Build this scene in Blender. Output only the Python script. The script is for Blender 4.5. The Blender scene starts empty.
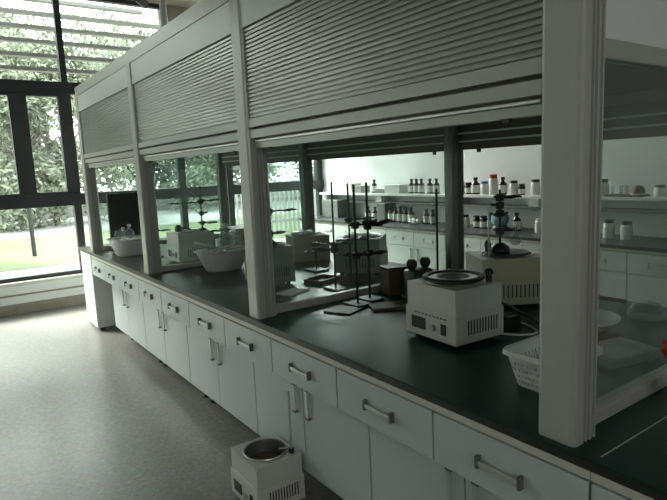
import bpy, bmesh, math, random
from mathutils import Vector, Matrix
random.seed(7)
SC = bpy.context.scene
COL = SC.collection
PI = math.pi

# ------------------------------------------------------------------ camera
R = ((0.81249181, -0.58137888, -0.04307725),
     (0.11829366, 0.09206058, 0.98870191),
     (-0.57084469, -0.80840797, 0.1435719))          # world -> camera rows
CAM = (-1.207, 0.0, 1.548)
cd = bpy.data.cameras.new('camera'); cam = bpy.data.objects.new('camera', cd); COL.objects.link(cam)
m3 = Matrix(R).transposed(); m3.normalize()
cam.matrix_world = Matrix.Translation(CAM) @ m3.to_4x4()
cd.sensor_width = 36; cd.lens = 557 * 36 / 667; cd.clip_start = 0.02; cd.clip_end = 500
SC.camera = cam
# ------------------------------------------------------------------ view, world, sun
SC.view_settings.view_transform = 'Standard'; SC.view_settings.look = 'None'
SC.view_settings.gamma = 1; SC.view_settings.use_curve_mapping = False
SC.view_settings.exposure = 1.5
wd = bpy.data.worlds.new('sky'); SC.world = wd; wd.use_nodes = True
nt = wd.node_tree; bg = nt.nodes['Background']
bg.inputs[0].default_value = (0.97, 0.995, 0.975, 1); bg.inputs[1].default_value = 3.0
sd = bpy.data.lights.new('sun', 'SUN'); sd.energy = 7.0; sd.angle = math.radians(22); sd.color = (1.0, 0.93, 0.85)
sun = bpy.data.objects.new('sun', sd); COL.objects.link(sun)
sun.rotation_euler = Vector((0.42, -0.62, -0.66)).to_track_quat('-Z', 'Y').to_euler()
# window portals (they guide daylight in through the glazing, they give off nothing themselves)
def portal(x, z, w, h, y=7.72, rz=0.0):
    l = bpy.data.lights.new('window_portal', 'AREA'); l.shape = 'RECTANGLE'; l.size = w; l.size_y = h
    l.cycles.is_portal = True
    o = bpy.data.objects.new('window_portal', l); COL.objects.link(o)
    o.location = (x, y, z); o.rotation_euler = (-PI / 2, 0, rz)
portal(-0.3, 2.0, 8.4, 3.3)
# fill lamp added to brighten the right aisle, no window there (out of the photo's view behind the enclosure)
al = bpy.data.lights.new('added_aisle_fill', 'AREA'); al.shape = 'RECTANGLE'; al.size = 1.1; al.size_y = 0.8
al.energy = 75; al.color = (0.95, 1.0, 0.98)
ao = bpy.data.objects.new('added_aisle_fill', al); COL.objects.link(ao)
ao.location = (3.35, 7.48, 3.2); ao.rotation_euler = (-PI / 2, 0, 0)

bl = bpy.data.lights.new('added_rear_fill', 'AREA'); bl.shape = 'RECTANGLE'; bl.size = 2.0; bl.size_y = 1.4  # fill lamp added behind the camera, in front of a solid wall
bl.energy = 12; bl.color = (1.0, 0.99, 0.96)
bo = bpy.data.objects.new('added_rear_fill', bl); COL.objects.link(bo)
bo.location = (-1.8, -3.4, 2.4); bo.rotation_euler = (PI / 2, 0, 0)

# ------------------------------------------------------------------ helpers
def MAT(name, col, rough=0.5, metal=0.0, var=0.06, scale=8.0, bump=0.0, spec=0.5, coat=0.0):
    m = bpy.data.materials.new(name); m.use_nodes = True
    n = m.node_tree; b = n.nodes['Principled BSDF']; L = n.links
    tc = n.nodes.new('ShaderNodeTexCoord'); no = n.nodes.new('ShaderNodeTexNoise')
    no.inputs['Scale'].default_value = scale; no.inputs['Detail'].default_value = 4
    L.new(tc.outputs['Object'], no.inputs['Vector'])
    mx = n.nodes.new('ShaderNodeMix'); mx.data_type = 'RGBA'
    mx.inputs[6].default_value = tuple(c * (1 - var) for c in col) + (1,)
    mx.inputs[7].default_value = tuple(min(1, c * (1 + var)) for c in col) + (1,)
    L.new(no.outputs['Fac'], mx.inputs[0]); L.new(mx.outputs[2], b.inputs['Base Color'])
    b.inputs['Roughness'].default_value = rough; b.inputs['Metallic'].default_value = metal
    b.inputs['Specular IOR Level'].default_value = spec; b.inputs['Coat Weight'].default_value = coat
    if bump:
        bp = n.nodes.new('ShaderNodeBump'); bp.inputs['Strength'].default_value = bump; bp.inputs['Distance'].default_value = 0.01
        L.new(no.outputs['Fac'], bp.inputs['Height']); L.new(bp.outputs[0], b.inputs['Normal'])
    return m

def GLASS(name, tint=(1, 1, 1), refl=0.08, haze=0.0, hazecol=(0.6, 0.65, 0.6)):
    m = bpy.data.materials.new(name); m.use_nodes = True
    n = m.node_tree; n.nodes.clear(); L = n.links
    out = n.nodes.new('ShaderNodeOutputMaterial'); t = n.nodes.new('ShaderNodeBsdfTransparent')
    g = n.nodes.new('ShaderNodeBsdfGlossy'); g.inputs['Roughness'].default_value = 0.02
    t.inputs[0].default_value = tint + (1,)
    lw = n.nodes.new('ShaderNodeLayerWeight'); lw.inputs['Blend'].default_value = 0.5      # Schlick reflectance, same from both sides
    pw = n.nodes.new('ShaderNodeMath'); pw.operation = 'POWER'; pw.inputs[1].default_value = 5; L.new(lw.outputs['Facing'], pw.inputs[0])
    ma = n.nodes.new('ShaderNodeMath'); ma.operation = 'MULTIPLY_ADD'; ma.inputs[1].default_value = 0.7; ma.inputs[2].default_value = 0.035; L.new(pw.outputs[0], ma.inputs[0])
    mx = n.nodes.new('ShaderNodeMixShader'); L.new(ma.outputs[0], mx.inputs[0])
    L.new(t.outputs[0], mx.inputs[1]); L.new(g.outputs[0], mx.inputs[2])
    last = mx
    if haze:                                           # diffuse veil painted over the pane in place of hazy room reflections
        d = n.nodes.new('ShaderNodeBsdfDiffuse'); d.inputs[0].default_value = hazecol + (1,)
        tc = n.nodes.new('ShaderNodeTexCoord'); no = n.nodes.new('ShaderNodeTexNoise'); no.inputs['Scale'].default_value = 3
        L.new(tc.outputs['Object'], no.inputs['Vector'])
        mu = n.nodes.new('ShaderNodeMath'); mu.operation = 'MULTIPLY'; mu.inputs[1].default_value = haze * 2
        L.new(no.outputs['Fac'], mu.inputs[0])
        m2 = n.nodes.new('ShaderNodeMixShader'); L.new(mu.outputs[0], m2.inputs[0])
        L.new(mx.outputs[0], m2.inputs[1]); L.new(d.outputs[0], m2.inputs[2]); last = m2
    L.new(last.outputs[0], out.inputs[0])
    return m

class MB:
    def __init__(s): s.b = bmesh.new()
    def box(s, x0, x1, y0, y1, z0, z1, bev=0.0):
        r = bmesh.ops.create_cube(s.b, size=1.0)
        for v in r['verts']:
            v.co = Vector(((x0 + x1) / 2 + v.co.x * (x1 - x0), (y0 + y1) / 2 + v.co.y * (y1 - y0), (z0 + z1) / 2 + v.co.z * (z1 - z0)))
        if bev:
            es = list({e for v in r['verts'] for e in v.link_edges})
            bmesh.ops.bevel(s.b, geom=es, offset=bev, segments=2, profile=0.5, affect='EDGES')
        return s
    def lathe(s, prof, c=(0, 0, 0), n=20, sx=1.0, sy=1.0):
        rings = []
        for r, z in prof:
            if r < 1e-6: rings.append([s.b.verts.new((c[0], c[1], c[2] + z))])
            else: rings.append([s.b.verts.new((c[0] + sx * r * math.cos(2 * PI * k / n), c[1] + sy * r * math.sin(2 * PI * k / n), c[2] + z)) for k in range(n)])
        for a, b in zip(rings, rings[1:]):
            for k in range(n):
                k2 = (k + 1) % n
                if len(a) == 1 and len(b) == 1: break
                if len(a) == 1: s.b.faces.new((a[0], b[k], b[k2]))
                elif len(b) == 1: s.b.faces.new((a[k], b[0], a[k2])) if False else s.b.faces.new((a[k2], a[k], b[0]))
                else: s.b.faces.new((a[k], a[k2], b[k2], b[k]))
        return s
    def cyl(s, c, r, h, n=20): return s.lathe([(0, 0), (r, 0), (r, h), (0, h)], c, n)
    def tube(s, pts, r, n=8):
        pts = [Vector(p) for p in pts]; rings = []
        for i, p in enumerate(pts):
            d = (pts[min(i + 1, len(pts) - 1)] - pts[max(i - 1, 0)]).normalized()
            u = d.cross(Vector((0, 0, 1)))
            if u.length < 0.05: u = d.cross(Vector((1, 0, 0)))
            u.normalize(); v = d.cross(u)
            rr = r[i] if isinstance(r, (list, tuple)) else r
            rings.append([s.b.verts.new(p + rr * (math.cos(2 * PI * k / n) * u + math.sin(2 * PI * k / n) * v)) for k in range(n)])
        for a, b in zip(rings, rings[1:]):
            for k in range(n): s.b.faces.new((a[k], a[(k + 1) % n], b[(k + 1) % n], b[k]))
        s.b.faces.new(rings[0]); s.b.faces.new(rings[-1][::-1])
        return s
    def prism(s, poly, axis, a, b):                     # poly of 2D points swept along an axis
        def P(u, v, t):
            return {'x': (t, u, v), 'y': (u, t, v), 'z': (u, v, t)}[axis]
        A = [s.b.verts.new(P(u, v, a)) for u, v in poly]; B = [s.b.verts.new(P(u, v, b)) for u, v in poly]
        k = len(poly)
        for i in range(k): s.b.faces.new((A[i], A[(i + 1) % k], B[(i + 1) % k], B[i]))
        s.b.faces.new(A[::-1]); s.b.faces.new(B)
        return s
    def build(s, name, mat, parent=None, smooth=False, loc=None):
        bmesh.ops.recalc_face_normals(s.b, faces=s.b.faces)
        me = bpy.data.meshes.new(name); s.b.to_mesh(me); s.b.free()
        me.materials.append(mat)
        if smooth:
            for p in me.polygons: p.use_smooth = True
            try: me.set_sharp_from_angle(angle=math.radians(40))
            except Exception: pass
        o = bpy.data.objects.new(name, me); COL.objects.link(o)
        if parent: o.parent = parent
        if loc: o.location = loc
        return o

def tag(o, label, cat, group=None, kind=None):
    o['label'] = label
    if cat: o['category'] = cat
    if group: o['group'] = group
    if kind: o['kind'] = kind
    return o
def thing(name, loc, label, cat, rz=0.0, group=None):
    o = bpy.data.objects.new(name, None); COL.objects.link(o); o.empty_display_size = 0.05
    o.location = loc; o.rotation_euler = (0, 0, rz)
    return tag(o, label, cat, group)
def struct(name, mb, mat, smooth=False):
    o = mb.build(name, mat, smooth=smooth); o['kind'] = 'structure'; return o
KIDS = {}
def kids(o): return [c for c in bpy.data.objects if c.parent == o]
def dup(root, loc, rz=None, label=None, group=None, scale=None):
    c = root.copy(); COL.objects.link(c); c.location = loc
    if rz is not None: c.rotation_euler = (0, 0, rz)
    if label: c['label'] = label
    if group: c['group'] = group
    if scale: c.scale = scale if isinstance(scale, tuple) else (scale,) * 3
    def rec(src, dst):
        for ch in kids(src):
            k = ch.copy(); COL.objects.link(k); k.parent = dst; rec(ch, k)
    rec(root, c)
    return c

# ------------------------------------------------------------------ materials
mPVC = MAT('aluminium_profile', (0.42, 0.422, 0.395), 0.36, 0.15, 0.04, 3)
mPVCw = MAT('painted_fascia', (0.60, 0.625, 0.60), 0.35, 0.0, 0.03, 2)
mShut = MAT('shutter_slats', (0.30, 0.30, 0.285), 0.28, 0.5, 0.0, 3)
mRail = MAT('bright_aluminium', (0.75, 0.76, 0.74), 0.3, 0.4, 0.03)
mDarkIn = MAT('dark_inner_parts', (0.13, 0.11, 0.09), 0.6, 0, 0.08)
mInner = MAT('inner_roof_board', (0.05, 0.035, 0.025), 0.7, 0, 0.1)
mBlack = MAT('black_plastic', (0.018, 0.018, 0.018), 0.45, 0, 0.1)
mIron = MAT('dark_iron', (0.03, 0.032, 0.032), 0.4, 0.6, 0.15, 20)
mSteel = MAT('steel', (0.45, 0.46, 0.46), 0.28, 0.9, 0.06, 15)
mTop = MAT('worktop_resin', (0.010, 0.040, 0.031), 0.32, 0, 0.15, 5, 0.02, 0.22)
mTopF = MAT('worktop_resin_far', (0.030, 0.030, 0.027), 0.32, 0, 0.2, 5, 0.02, 0.3)
mPost2 = MAT('shaded_profile', (0.17, 0.175, 0.165), 0.35, 0.2, 0.05, 3)  # front post profile darkened, the shade at the rear put into its colour
mTopEdge = MAT('worktop_side_bench', (0.05, 0.055, 0.055), 0.3, 0, 0.15, 5)
mCab = MAT('cabinet_laminate', (0.50, 0.555, 0.55), 0.42, 0, 0.04, 2)
mCabW = MAT('cabinet_laminate_white', (0.66, 0.69, 0.67), 0.4, 0, 0.03, 2)
mGap = MAT('cabinet_carcass', (0.25, 0.27, 0.27), 0.6, 0, 0.06)
mHand = MAT('handle_metal', (0.55, 0.55, 0.52), 0.35, 0.5, 0.05)
mHcap = MAT('handle_end', (0.16, 0.16, 0.16), 0.4, 0.3, 0.1)
mEnamel = MAT('bath_enamel', (0.56, 0.565, 0.53), 0.4, 0, 0.04, 10)
mEnamY = MAT('bath_enamel_yellowed', (0.38, 0.36, 0.25), 0.4, 0, 0.05, 8)
mEnamG = MAT('bath_enamel_grey', (0.23, 0.235, 0.21), 0.45, 0, 0.05, 8)
mDkG = MAT('grey_case', (0.14, 0.15, 0.145), 0.5, 0, 0.06)
mBeige = MAT('beige_edge_band', (0.56, 0.55, 0.47), 0.45, 0, 0.04)
mVent = MAT('vent_slot', (0.04, 0.04, 0.04), 0.8)
mFrame = MAT('window_frame_black', (0.012, 0.014, 0.018), 0.45, 0, 0.1, 6)
mWall = MAT('wall_paint', (0.78, 0.80, 0.79), 0.8, 0, 0.03, 1.5)
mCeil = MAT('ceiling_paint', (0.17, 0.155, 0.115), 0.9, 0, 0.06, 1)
mPlW = MAT('white_plastic', (0.72, 0.73, 0.72), 0.4, 0, 0.04, 12)
mAmber = MAT('brown_glass', (0.035, 0.018, 0.010), 0.12, 0, 0.15, 15)
mLabel = MAT('paper_label', (0.62, 0.62, 0.58), 0.6, 0, 0.06, 40)
mCapR = MAT('red_cap', (0.55, 0.03, 0.02), 0.4)
mCapB = MAT('blue_cap', (0.04, 0.07, 0.35), 0.4)
mJar = MAT('white_jar', (0.68, 0.69, 0.66), 0.4, 0, 0.04, 20)
mCard = MAT('cardboard', (0.42, 0.36, 0.27), 0.8, 0, 0.08, 10)
mBrown = MAT('brown_case', (0.10, 0.065, 0.045), 0.6, 0, 0.15, 10)
mWood = MAT('brown_board', (0.14, 0.10, 0.08), 0.6, 0, 0.25, 14)
mBlue = MAT('blue_liquid_glass', (0.20, 0.36, 0.42), 0.15, 0, 0.1)
mStone = MAT('white_sill_stone', (0.62, 0.62, 0.58), 0.4, 0, 0.12, 6)
mStrip = MAT('brown_skirting_stone', (0.26, 0.24, 0.19), 0.4, 0, 0.2, 8)
mPaper = MAT('paper', (0.7, 0.7, 0.66), 0.8, 0, 0.04)
mGlassW = GLASS('window_glass', (0.93, 0.97, 0.95))
mGlassP = GLASS('partition_glass', (0.90, 0.955, 0.94), haze=0.085, hazecol=(0.5, 0.55, 0.48))
mGlassV = GLASS('clear_glassware', (0.80, 0.84, 0.84), haze=0.10, hazecol=(0.8, 0.85, 0.85))

# terrazzo floor
def floor_mat():
    m = bpy.data.materials.new('terrazzo'); m.use_nodes = True; n = m.node_tree; L = n.links; b = n.nodes['Principled BSDF']
    tc = n.nodes.new('ShaderNodeTexCoord')
    n1 = n.nodes.new('ShaderNodeTexNoise'); n1.inputs['Scale'].default_value = 38; n1.inputs['Detail'].default_value = 6; n1.inputs['Roughness'].default_value = 0.75
    n2 = n.nodes.new('ShaderNodeTexNoise'); n2.inputs['Scale'].default_value = 1.0; n2.inputs['Detail'].default_value = 3
    vo = n.nodes.new('ShaderNodeTexVoronoi'); vo.inputs['Scale'].default_value = 55
    for t in (n1, n2, vo): L.new(tc.outputs['Object'], t.inputs['Vector'])
    c1 = n.nodes.new('ShaderNodeValToRGB'); c1.color_ramp.elements[0].position = 0.34; c1.color_ramp.elements[1].position = 0.66
    c1.color_ramp.elements[0].color = (0.20, 0.197, 0.186, 1); c1.color_ramp.elements[1].color = (0.34, 0.336, 0.318, 1)
    L.new(n1.outputs['Fac'], c1.inputs[0])
    c2 = n.nodes.new('ShaderNodeValToRGB'); c2.color_ramp.elements[0].position = 0.3; c2.color_ramp.elements[1].position = 0.7
    c2.color_ramp.elements[0].color = (0.9, 0.9, 0.88, 1); c2.color_ramp.elements[1].color = (1.1, 1.1, 1.1, 1)
    L.new(n2.outputs['Fac'], c2.inputs[0])
    mx = n.nodes.new('ShaderNodeMix'); mx.data_type = 'RGBA'; mx.blend_type = 'MULTIPLY'; mx.inputs[0].default_value = 1
    L.new(c1.outputs[0], mx.inputs[6]); L.new(c2.outputs[0], mx.inputs[7])
    mv = n.nodes.new('ShaderNodeMix'); mv.data_type = 'RGBA'; mv.blend_type = 'MULTIPLY'; mv.inputs[0].default_value = 0.25
    L.new(mx.outputs[2], mv.inputs[6]); L.new(vo.outputs['Color'], mv.inputs[7]); L.new(mv.outputs[2], b.inputs['Base Color'])
    rr = n.nodes.new('ShaderNodeMapRange'); rr.inputs[3].default_value = 0.26; rr.inputs[4].default_value = 0.36
    L.new(n2.outputs['Fac'], rr.inputs[0]); L.new(rr.outputs[0], b.inputs['Roughness'])
    return m

# ------------------------------------------------------------------ room
XL, XR, YB, YW, ZC = -4.5, 3.95, -3.5, 7.5, 3.78
struct('floor', MB().box(XL, XR, YB, YW + 0.16, -0.1, 0), floor_mat())
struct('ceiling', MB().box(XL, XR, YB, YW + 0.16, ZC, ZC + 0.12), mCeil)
struct('wall_right', MB().box(XR, XR + 0.12, YB, YW + 0.16, 0, ZC), mWall)
struct('wall_left', MB().box(XL - 0.12, XL, YB, YW + 0.16, 0, ZC), mWall)
struct('wall_back', MB().box(XL - 0.12, XR + 0.12, YB - 0.12, YB, 0, ZC), mWall)
struct('wall_front', MB().box(XL, XR, YW, YW + 0.16, 0, 0.385), mWall)
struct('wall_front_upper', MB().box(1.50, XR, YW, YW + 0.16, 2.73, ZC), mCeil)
struct('baseboard_front', MB().box(XL, XR, YW - 0.03, YW - 0.001, 0.001, 0.12), mStrip)
struct('trim_1', MB().box(XL, XR, YW - 0.012, YW - 0.001, 0.215, 0.235), mStrip)
struct('trim_2', MB().box(XL, XR, YW - 0.06, YW - 0.001, 0.345, 0.384), mStone)
# window frames
y0, y1 = YW + 0.02, YW + 0.11
fr = MB()
fr.box(XL, XR, y0, y1, 0.385, 0.43)
fr.box(XL, XR, y0 - 0.03, y1, 1.245, 1.385)
fr.box(XL, XR, y0 - 0.03, y1, 2.585, 2.725)
fr.box(XL, 1.5, y0, y1, ZC - 0.05, ZC)
MUL = [-4.05, -2.75, -1.45, 0.235, 1.605, 2.32, 3.9]
for x in MUL:
    fr.box(x - 0.042, x + 0.042, y0, y1, 0.43, 1.26)
    if x < 1.5: fr.box(x - 0.034, x + 0.034, y0, y1, 2.70, ZC - 0.04)
    fr.box(x - 0.05, x + 0.05, y0, y1, 1.38, 2.6)
fo = struct('window_1', fr, mFrame)
sash = MB()
def sashf(a, b):
    w = 0.05
    sash.box(a, b, y0 - 0.02, y1 - 0.02, 1.386, 1.42).box(a, b, y0 - 0.02, y1 - 0.02, 2.55, 2.584)
    sash.box(a, a + w, y0 - 0.02, y1 - 0.02, 1.42, 2.55).box(b - w, b, y0 - 0.02, y1 - 0.02, 1.42, 2.55)
for a, b in [(-4.0, -3.4), (-3.4, -2.80), (-2.70, -2.1), (-2.1, -1.5), (-1.4, -0.85), (-0.85, -0.30), (-0.29, 0.185)]: sashf(a + 0.002, b - 0.002)
# wider meeting stile between the two nearest casements
sash.box(-0.39, -0.205, y0 - 0.035, y1 - 0.03, 1.39, 2.58)
sash.build('casement_frames', mFrame, fo)
def surround(name, x0, x1, z0, z1, ya, yb, w=0.05):      # added frames round the two fill lamps, solid wall behind
    struct(name, MB().box(x0 - w, x1 + w, ya, yb, z0 - w, z0).box(x0 - w, x1 + w, ya, yb, z1, z1 + w).box(x0 - w, x0, ya, yb, z0, z1).box(x1, x1 + w, ya, yb, z0, z1), mFrame)
surround('fill_frame_high', 2.8, 3.9, 2.8, 3.6, YW - 0.05, YW - 0.002)
surround('fill_frame_rear', -2.8, -0.8, 1.7, 3.1, YB + 0.002, YB + 0.08)
mulx = [XL] + MUL + [XR]
for a, b in zip(mulx, mulx[1:]):
    if b - a < 0.1: continue
    for z0, z1 in ((0.43, 1.245), (1.42, 2.55), (2.725, ZC - 0.05)):
        if z0 > 2.7 and a >= 1.5: continue
        bb = min(b, 1.5) if z0 > 2.7 else b
        MB().box(a + 0.03, bb - 0.03, YW + 0.06, YW + 0.066, z0 - 0.01, z1 + 0.01).build('window_pane', mGlassW, fo)

# ------------------------------------------------------------------ island worktop
WT = 0.83
for ya, yb, mt, lab in ((-1.6, 2.459, mTop, 'dark green worktop of the near half of the island bench'), (2.4595, 6.53, mTopF, 'brownish black worktop of the far half of the island bench')):
    t = thing('worktop', (0.0, ya, 0.80), lab, 'worktop')
    MB().box(0.0, 1.56, 0, yb - ya, 0.0, 0.0215).build('edge', mBlack, t)  # black layer stands in for the unlit front edge
    MB().box(0.0005, 1.5595, 0, yb - ya, 0.022, 0.03).build('top_sheet', mt, t)

# aluminium seam strip set in the worktop beside the end panel
o = MB().box(0.03, 1.5, 0.666, 0.670, WT, WT + 0.001).build('joint_strip', mPVC)
tag(o, 'thin bright joint strip across the worktop right of the nearest post', 'strip')

# ------------------------------------------------------------------ glazed enclosure
enc = thing('bench_enclosure', (0.08, 2.5, WT), 'grey aluminium enclosure with glass partitions and slatted shutters over the island bench', 'enclosure')
E0 = Vector((0.08, 2.5, WT))
def ebuild(mb, name, mat, smooth=False):
    bmesh.ops.translate(mb.b, verts=mb.b.verts, vec=-E0)
    return mb.build(name, mat, enc, smooth)
PY = [0.785, 2.455, 4.185, 5.965]
ZT = 2.35
def post_profile(cx, cy, w=0.108, d=0.108, r=0.012):
    x0, x1, a, b = cx - w / 2, cx + w / 2, cy - d / 2, cy + d / 2
    p = [(x0 + r, a), (x0 + .3 * r, a + .3 * r), (x0, a + r), (x0, b - r), (x0 + .3 * r, b - .3 * r), (x0 + r, b)]
    for g in (0.040, 0.056, 0.078):
        p += [(x0 + g, b), (x0 + g + .002, b - .009), (x0 + g + .010, b - .009), (x0 + g + .012, b)]
    p += [(x1 - r, b), (x1, b - r), (x1, a + r), (x1 - r, a)]
    for g in (0.090, 0.068, 0.052):
        p += [(x0 + g, a), (x0 + g - .002, a + .009), (x0 + g - .010, a + .009), (x0 + g - .012, a)]
    return p
for y in PY:
    ebuild(MB().prism(post_profile(0.074, y), 'z', WT + 0.0005, ZT + 0.005), 'post', mPVC)
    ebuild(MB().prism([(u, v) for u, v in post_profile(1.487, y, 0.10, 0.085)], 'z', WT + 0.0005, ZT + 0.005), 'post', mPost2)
def shutter_poly(x, z0, z1, n, dep=0.009, back=0.012):
    p = []; h = (z1 - z0) / n
    for i in range(n):
        for t, q in ((0.0, 0.0), (0.20, 0.0), (0.24, .9), (0.34, 1.0), (0.80, 1.0), (0.94, .9), (0.96, 0.0)):
            p.append((x - q * dep, z0 + (i + t) * h))
    p.append((x, z1)); p += [(x + back, z1), (x + back, z0)]
    return p
for i in range(3):
    a, b = PY[i] + 0.054, PY[i + 1] - 0.054
    a2, b2 = a - 0.012, b + 0.012
    for side in (0, 1):
        X = (lambda v: v) if side == 0 else (lambda v: 1.57 - v)
        def bx(mb, xa, xb, *r): return mb.box(min(X(xa), X(xb)), max(X(xa), X(xb)), *r)
        ebuild(bx(MB(), 0.028, 0.05, a2, b2, 2.205, ZT), 'fascia_panel', mPVCw)
        sp = [(X(u), v) for u, v in shutter_poly(0.045, 1.797, 2.200, 22)]
        ebuild(MB().prism(sp, 'y', a2, b2), 'roller_shutter', mShut)
        ebuild(bx(MB(), 0.030, 0.058, a2, b2, 1.758, 1.796), 'shutter_bottom_bar', mPVC)
        if side == 1:
            ebuild(bx(MB(), 0.034, 0.085, a2, b2, 1.632, 1.790), 'header_beam', mDarkIn)  # rear twin of the front beam, its shade put into the dark colour
            ebuild(bx(MB(), 0.0855, 0.094, a2, b2, 1.726, 1.736), 'edge_trim', mPlW)
            ebuild(bx(MB(), 0.0855, 0.094, a2, b2, 1.677, 1.687), 'edge_trim', mPlW)
            for yy in (a + 0.13, b - 0.13): ebuild(bx(MB(), 0.058, 0.072, yy - 0.012, yy + 0.012, 1.612, 1.6315, 0.002), 'sash_latch', mBlack)
            continue
        ebuild(bx(MB(), 0.034, 0.085, a2, b2, 1.708, 1.745), 'header_beam', mPVC)
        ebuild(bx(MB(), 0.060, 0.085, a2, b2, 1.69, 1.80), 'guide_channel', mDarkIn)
        ebuild(bx(MB(), 0.050, 0.075, a2 + 0.03, b2 - 0.03, 1.690, 1.700, 0.003), 'sash_handle', mRail)
        ebuild(bx(MB(), 0.060, 0.10, a2, b2, 1.662, 1.688), 'sash_rail', mPVC)
        for yy in (a + 0.13, b - 0.13): ebuild(bx(MB(), 0.058, 0.072, yy - 0.012, yy + 0.012, 1.650, 1.6615, 0.002), 'sash_latch', mBlack)
ebuild(MB().box(0.03, 1.54, PY[0] - 0.05, PY[-1] + 0.05, ZT + 0.006, 2.44), 'top_cornice', mPVC)
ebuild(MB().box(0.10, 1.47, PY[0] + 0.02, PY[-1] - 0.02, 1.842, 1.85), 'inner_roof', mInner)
# lights bars under the roof at the rear
for i, y in enumerate(PY):
    x0, x1 = 0.1295, 1.4365
    ebuild(MB().box(x0, x1, y - 0.022, y + 0.022, WT + 0.001, WT + 0.042, 0.004), 'partition_rail', mPVC)
    ebuild(MB().box(x0, x1, y - 0.02, y + 0.02, 1.79, 1.84, 0.004), 'partition_rail', mPVC)
    ebuild(MB().box(x0, x1, y - 0.008, y + 0.008, 1.84, ZT), 'upper_panel', mPlW)
    ebuild(MB().box(x0, x1, y - 0.003, y + 0.003, WT + 0.042, 1.79), 'glass_pane', mGlassP)
# hanger pole up to the ceiling
o = MB().tube([(0.11, 3.62, 2.4405), (0.11, 3.62, ZC - 0.001)], 0.021, 14).build('hanger_pole', mPVCw, smooth=True)
tag(o, 'slim pale pole rising from the enclosure top to the ceiling', 'pole')

# ------------------------------------------------------------------ drawers of the island
def bar_handle(mb_bar, mb_cap, y0, y1, z, x=0.0, h=0.030):
    mb_bar.box(x - 0.017, x - 0.008, y0 + 0.005, y1 - 0.005, z - 0.010, z + 0.006, 0.002)
    for c, y in zip(mb_cap, (y0, y1)): c.box(x - 0.019, x, y - 0.0045, y + 0.0045, z - h / 2 - 0.004, z + h / 2 + 0.004)
def make_drawer_unit(w, mat, hm=None, cm=None):
    t = thing('drawer_unit', (0, 0, 0.60), '', 'drawer')
    MB().box(0.02, 0.55, -w / 2 + 0.002, w / 2 - 0.002, 0.012, 0.172).build('body', mGap, t)
    MB().box(0.002, 0.02, -w / 2 + 0.0005, w / 2 - 0.0005, 0.176, 0.199).build('top_rail', mBeige, t)
    d = MB().box(0.0, 0.019, -w / 2 + 0.0035, w / 2 - 0.0035, 0.003, 0.1695, 0.002).build('drawer_front', mat, t)
    b, c = MB(), (MB(), MB()); bar_handle(b, c, -0.073, 0.073, 0.085)
    b.build('handle', hm or mHand, d)
    for q in c: q.build('handle_mount', cm or mHcap, d)
    return t
du = make_drawer_unit(0.525, mCab)
ords = ['right-most', 'second from the right', 'third from the right', 'fourth from the right', 'fifth from the right', 'sixth from the right', 'seventh from the right', 'eighth from the right', 'ninth from the right', 'farthest, next to the window end']
dy = [0.941, 1.466, 1.992, 2.518, 3.043, 3.569, 4.094, 4.62, 5.145, 5.671]
for i, y in enumerate(dy):
    o = du if i == 0 else dup(du, (0, y, 0.60))
    o.location = (0.0, y, 0.60)
    extra = ['in front of the nearest post, handle fully in view', 'below the white lidded heating bath', 'in front of the tall rods on the worktop', 'in front of the second post', 'just left of the second post', 'left of the second post by two', 'below the white basin of glassware', 'just right of the third post', 'between the third and the last post', 'above the knee space at the window end'][i]
    o['label'] = 'pale island bench drawer, ' + extra; o['group'] = 'drawers along the island bench'
for k, y in enumerate((0.415, -0.11)):
    o = dup(du, (0.0, y, 0.60), label='pale island bench drawer at the lower right corner of the photo' if k == 0 else 'pale island bench drawer past the right edge of the photo', group='drawers along the island bench')

# door cabinets hung under the drawers, set back a little
def make_cabinet(w, h, mat, depth=0.62, gap=0.006):
    t = thing('base_cabinet', (0, 0, 0.15), '', 'cabinet')
    MB().box(0.018, depth, -w / 2 + 0.001, w / 2 - 0.001, 0.0, h).build('body', mGap, t)
    for s in (-1, 1):
        ya, yb = (-w / 2 + 0.004, -gap / 2) if s < 0 else (gap / 2, w / 2 - 0.004)
        d = MB().box(0.0, 0.017, ya, yb, 0.0, h - 0.002, 0.002).build('door', mat, t)
        yc = s * 0.055
        MB().box(-0.018, -0.010, yc - 0.010, yc + 0.010, h - 0.1625, h - 0.0375, 0.003).build('handle', mHand, d)
        for zz in (h - 0.167, h - 0.033): MB().box(-0.020, 0, yc - 0.012, yc + 0.012, zz - .004, zz + .004).build('handle_mount', mHcap, d)
    for (fx, fy) in ((0.13, -w / 2 + 0.06), (0.13, w / 2 - 0.06), (0.55, -w / 2 + 0.06), (0.55, w / 2 - 0.06)):
        MB().lathe([(0, -0.15), (0.024, -0.15), (0.024, -0.138), (0.012, -0.132), (0.012, 0.0), (0, 0)], (fx, fy, 0), 12).build('foot', mBlack, t, True)
    return t
cb = make_cabinet(0.965, 0.451, mCab)
cl = ['nearest to the camera', 'right behind the bath standing on the floor', 'below the second post', 'left of the second post', 'farthest, beside the knee space']
for i, y in enumerate((1.125, 2.09, 3.055, 4.02, 4.985)):
    o = cb if i == 0 else dup(cb, (0, 0, 0))
    o.location = (0.06, y, 0.15); o['label'] = 'pale two-door island cabinet, ' + cl[i]; o['group'] = 'two-door cabinets under the island'
dup(cb, (0.06, 0.16, 0.15), label='pale two-door island cabinet under the lower right corner of the photo', group='two-door cabinets under the island')

# pedestal at the window end
pd = thing('end_pedestal', (0.0, 5.96, 0), 'pale pedestal closing the window end of the island bench', 'pedestal')
MB().box(0.0, 1.5, 0.0, 0.47, 0.035, 0.798, 0.002).build('body', mCabW, pd)
for fx in (0.05, 1.40):
    for fy in (0.04, 0.43):
        MB().cyl((fx, fy, 0), 0.022, 0.035, 12).build('foot', mBlack, pd, True)

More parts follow.
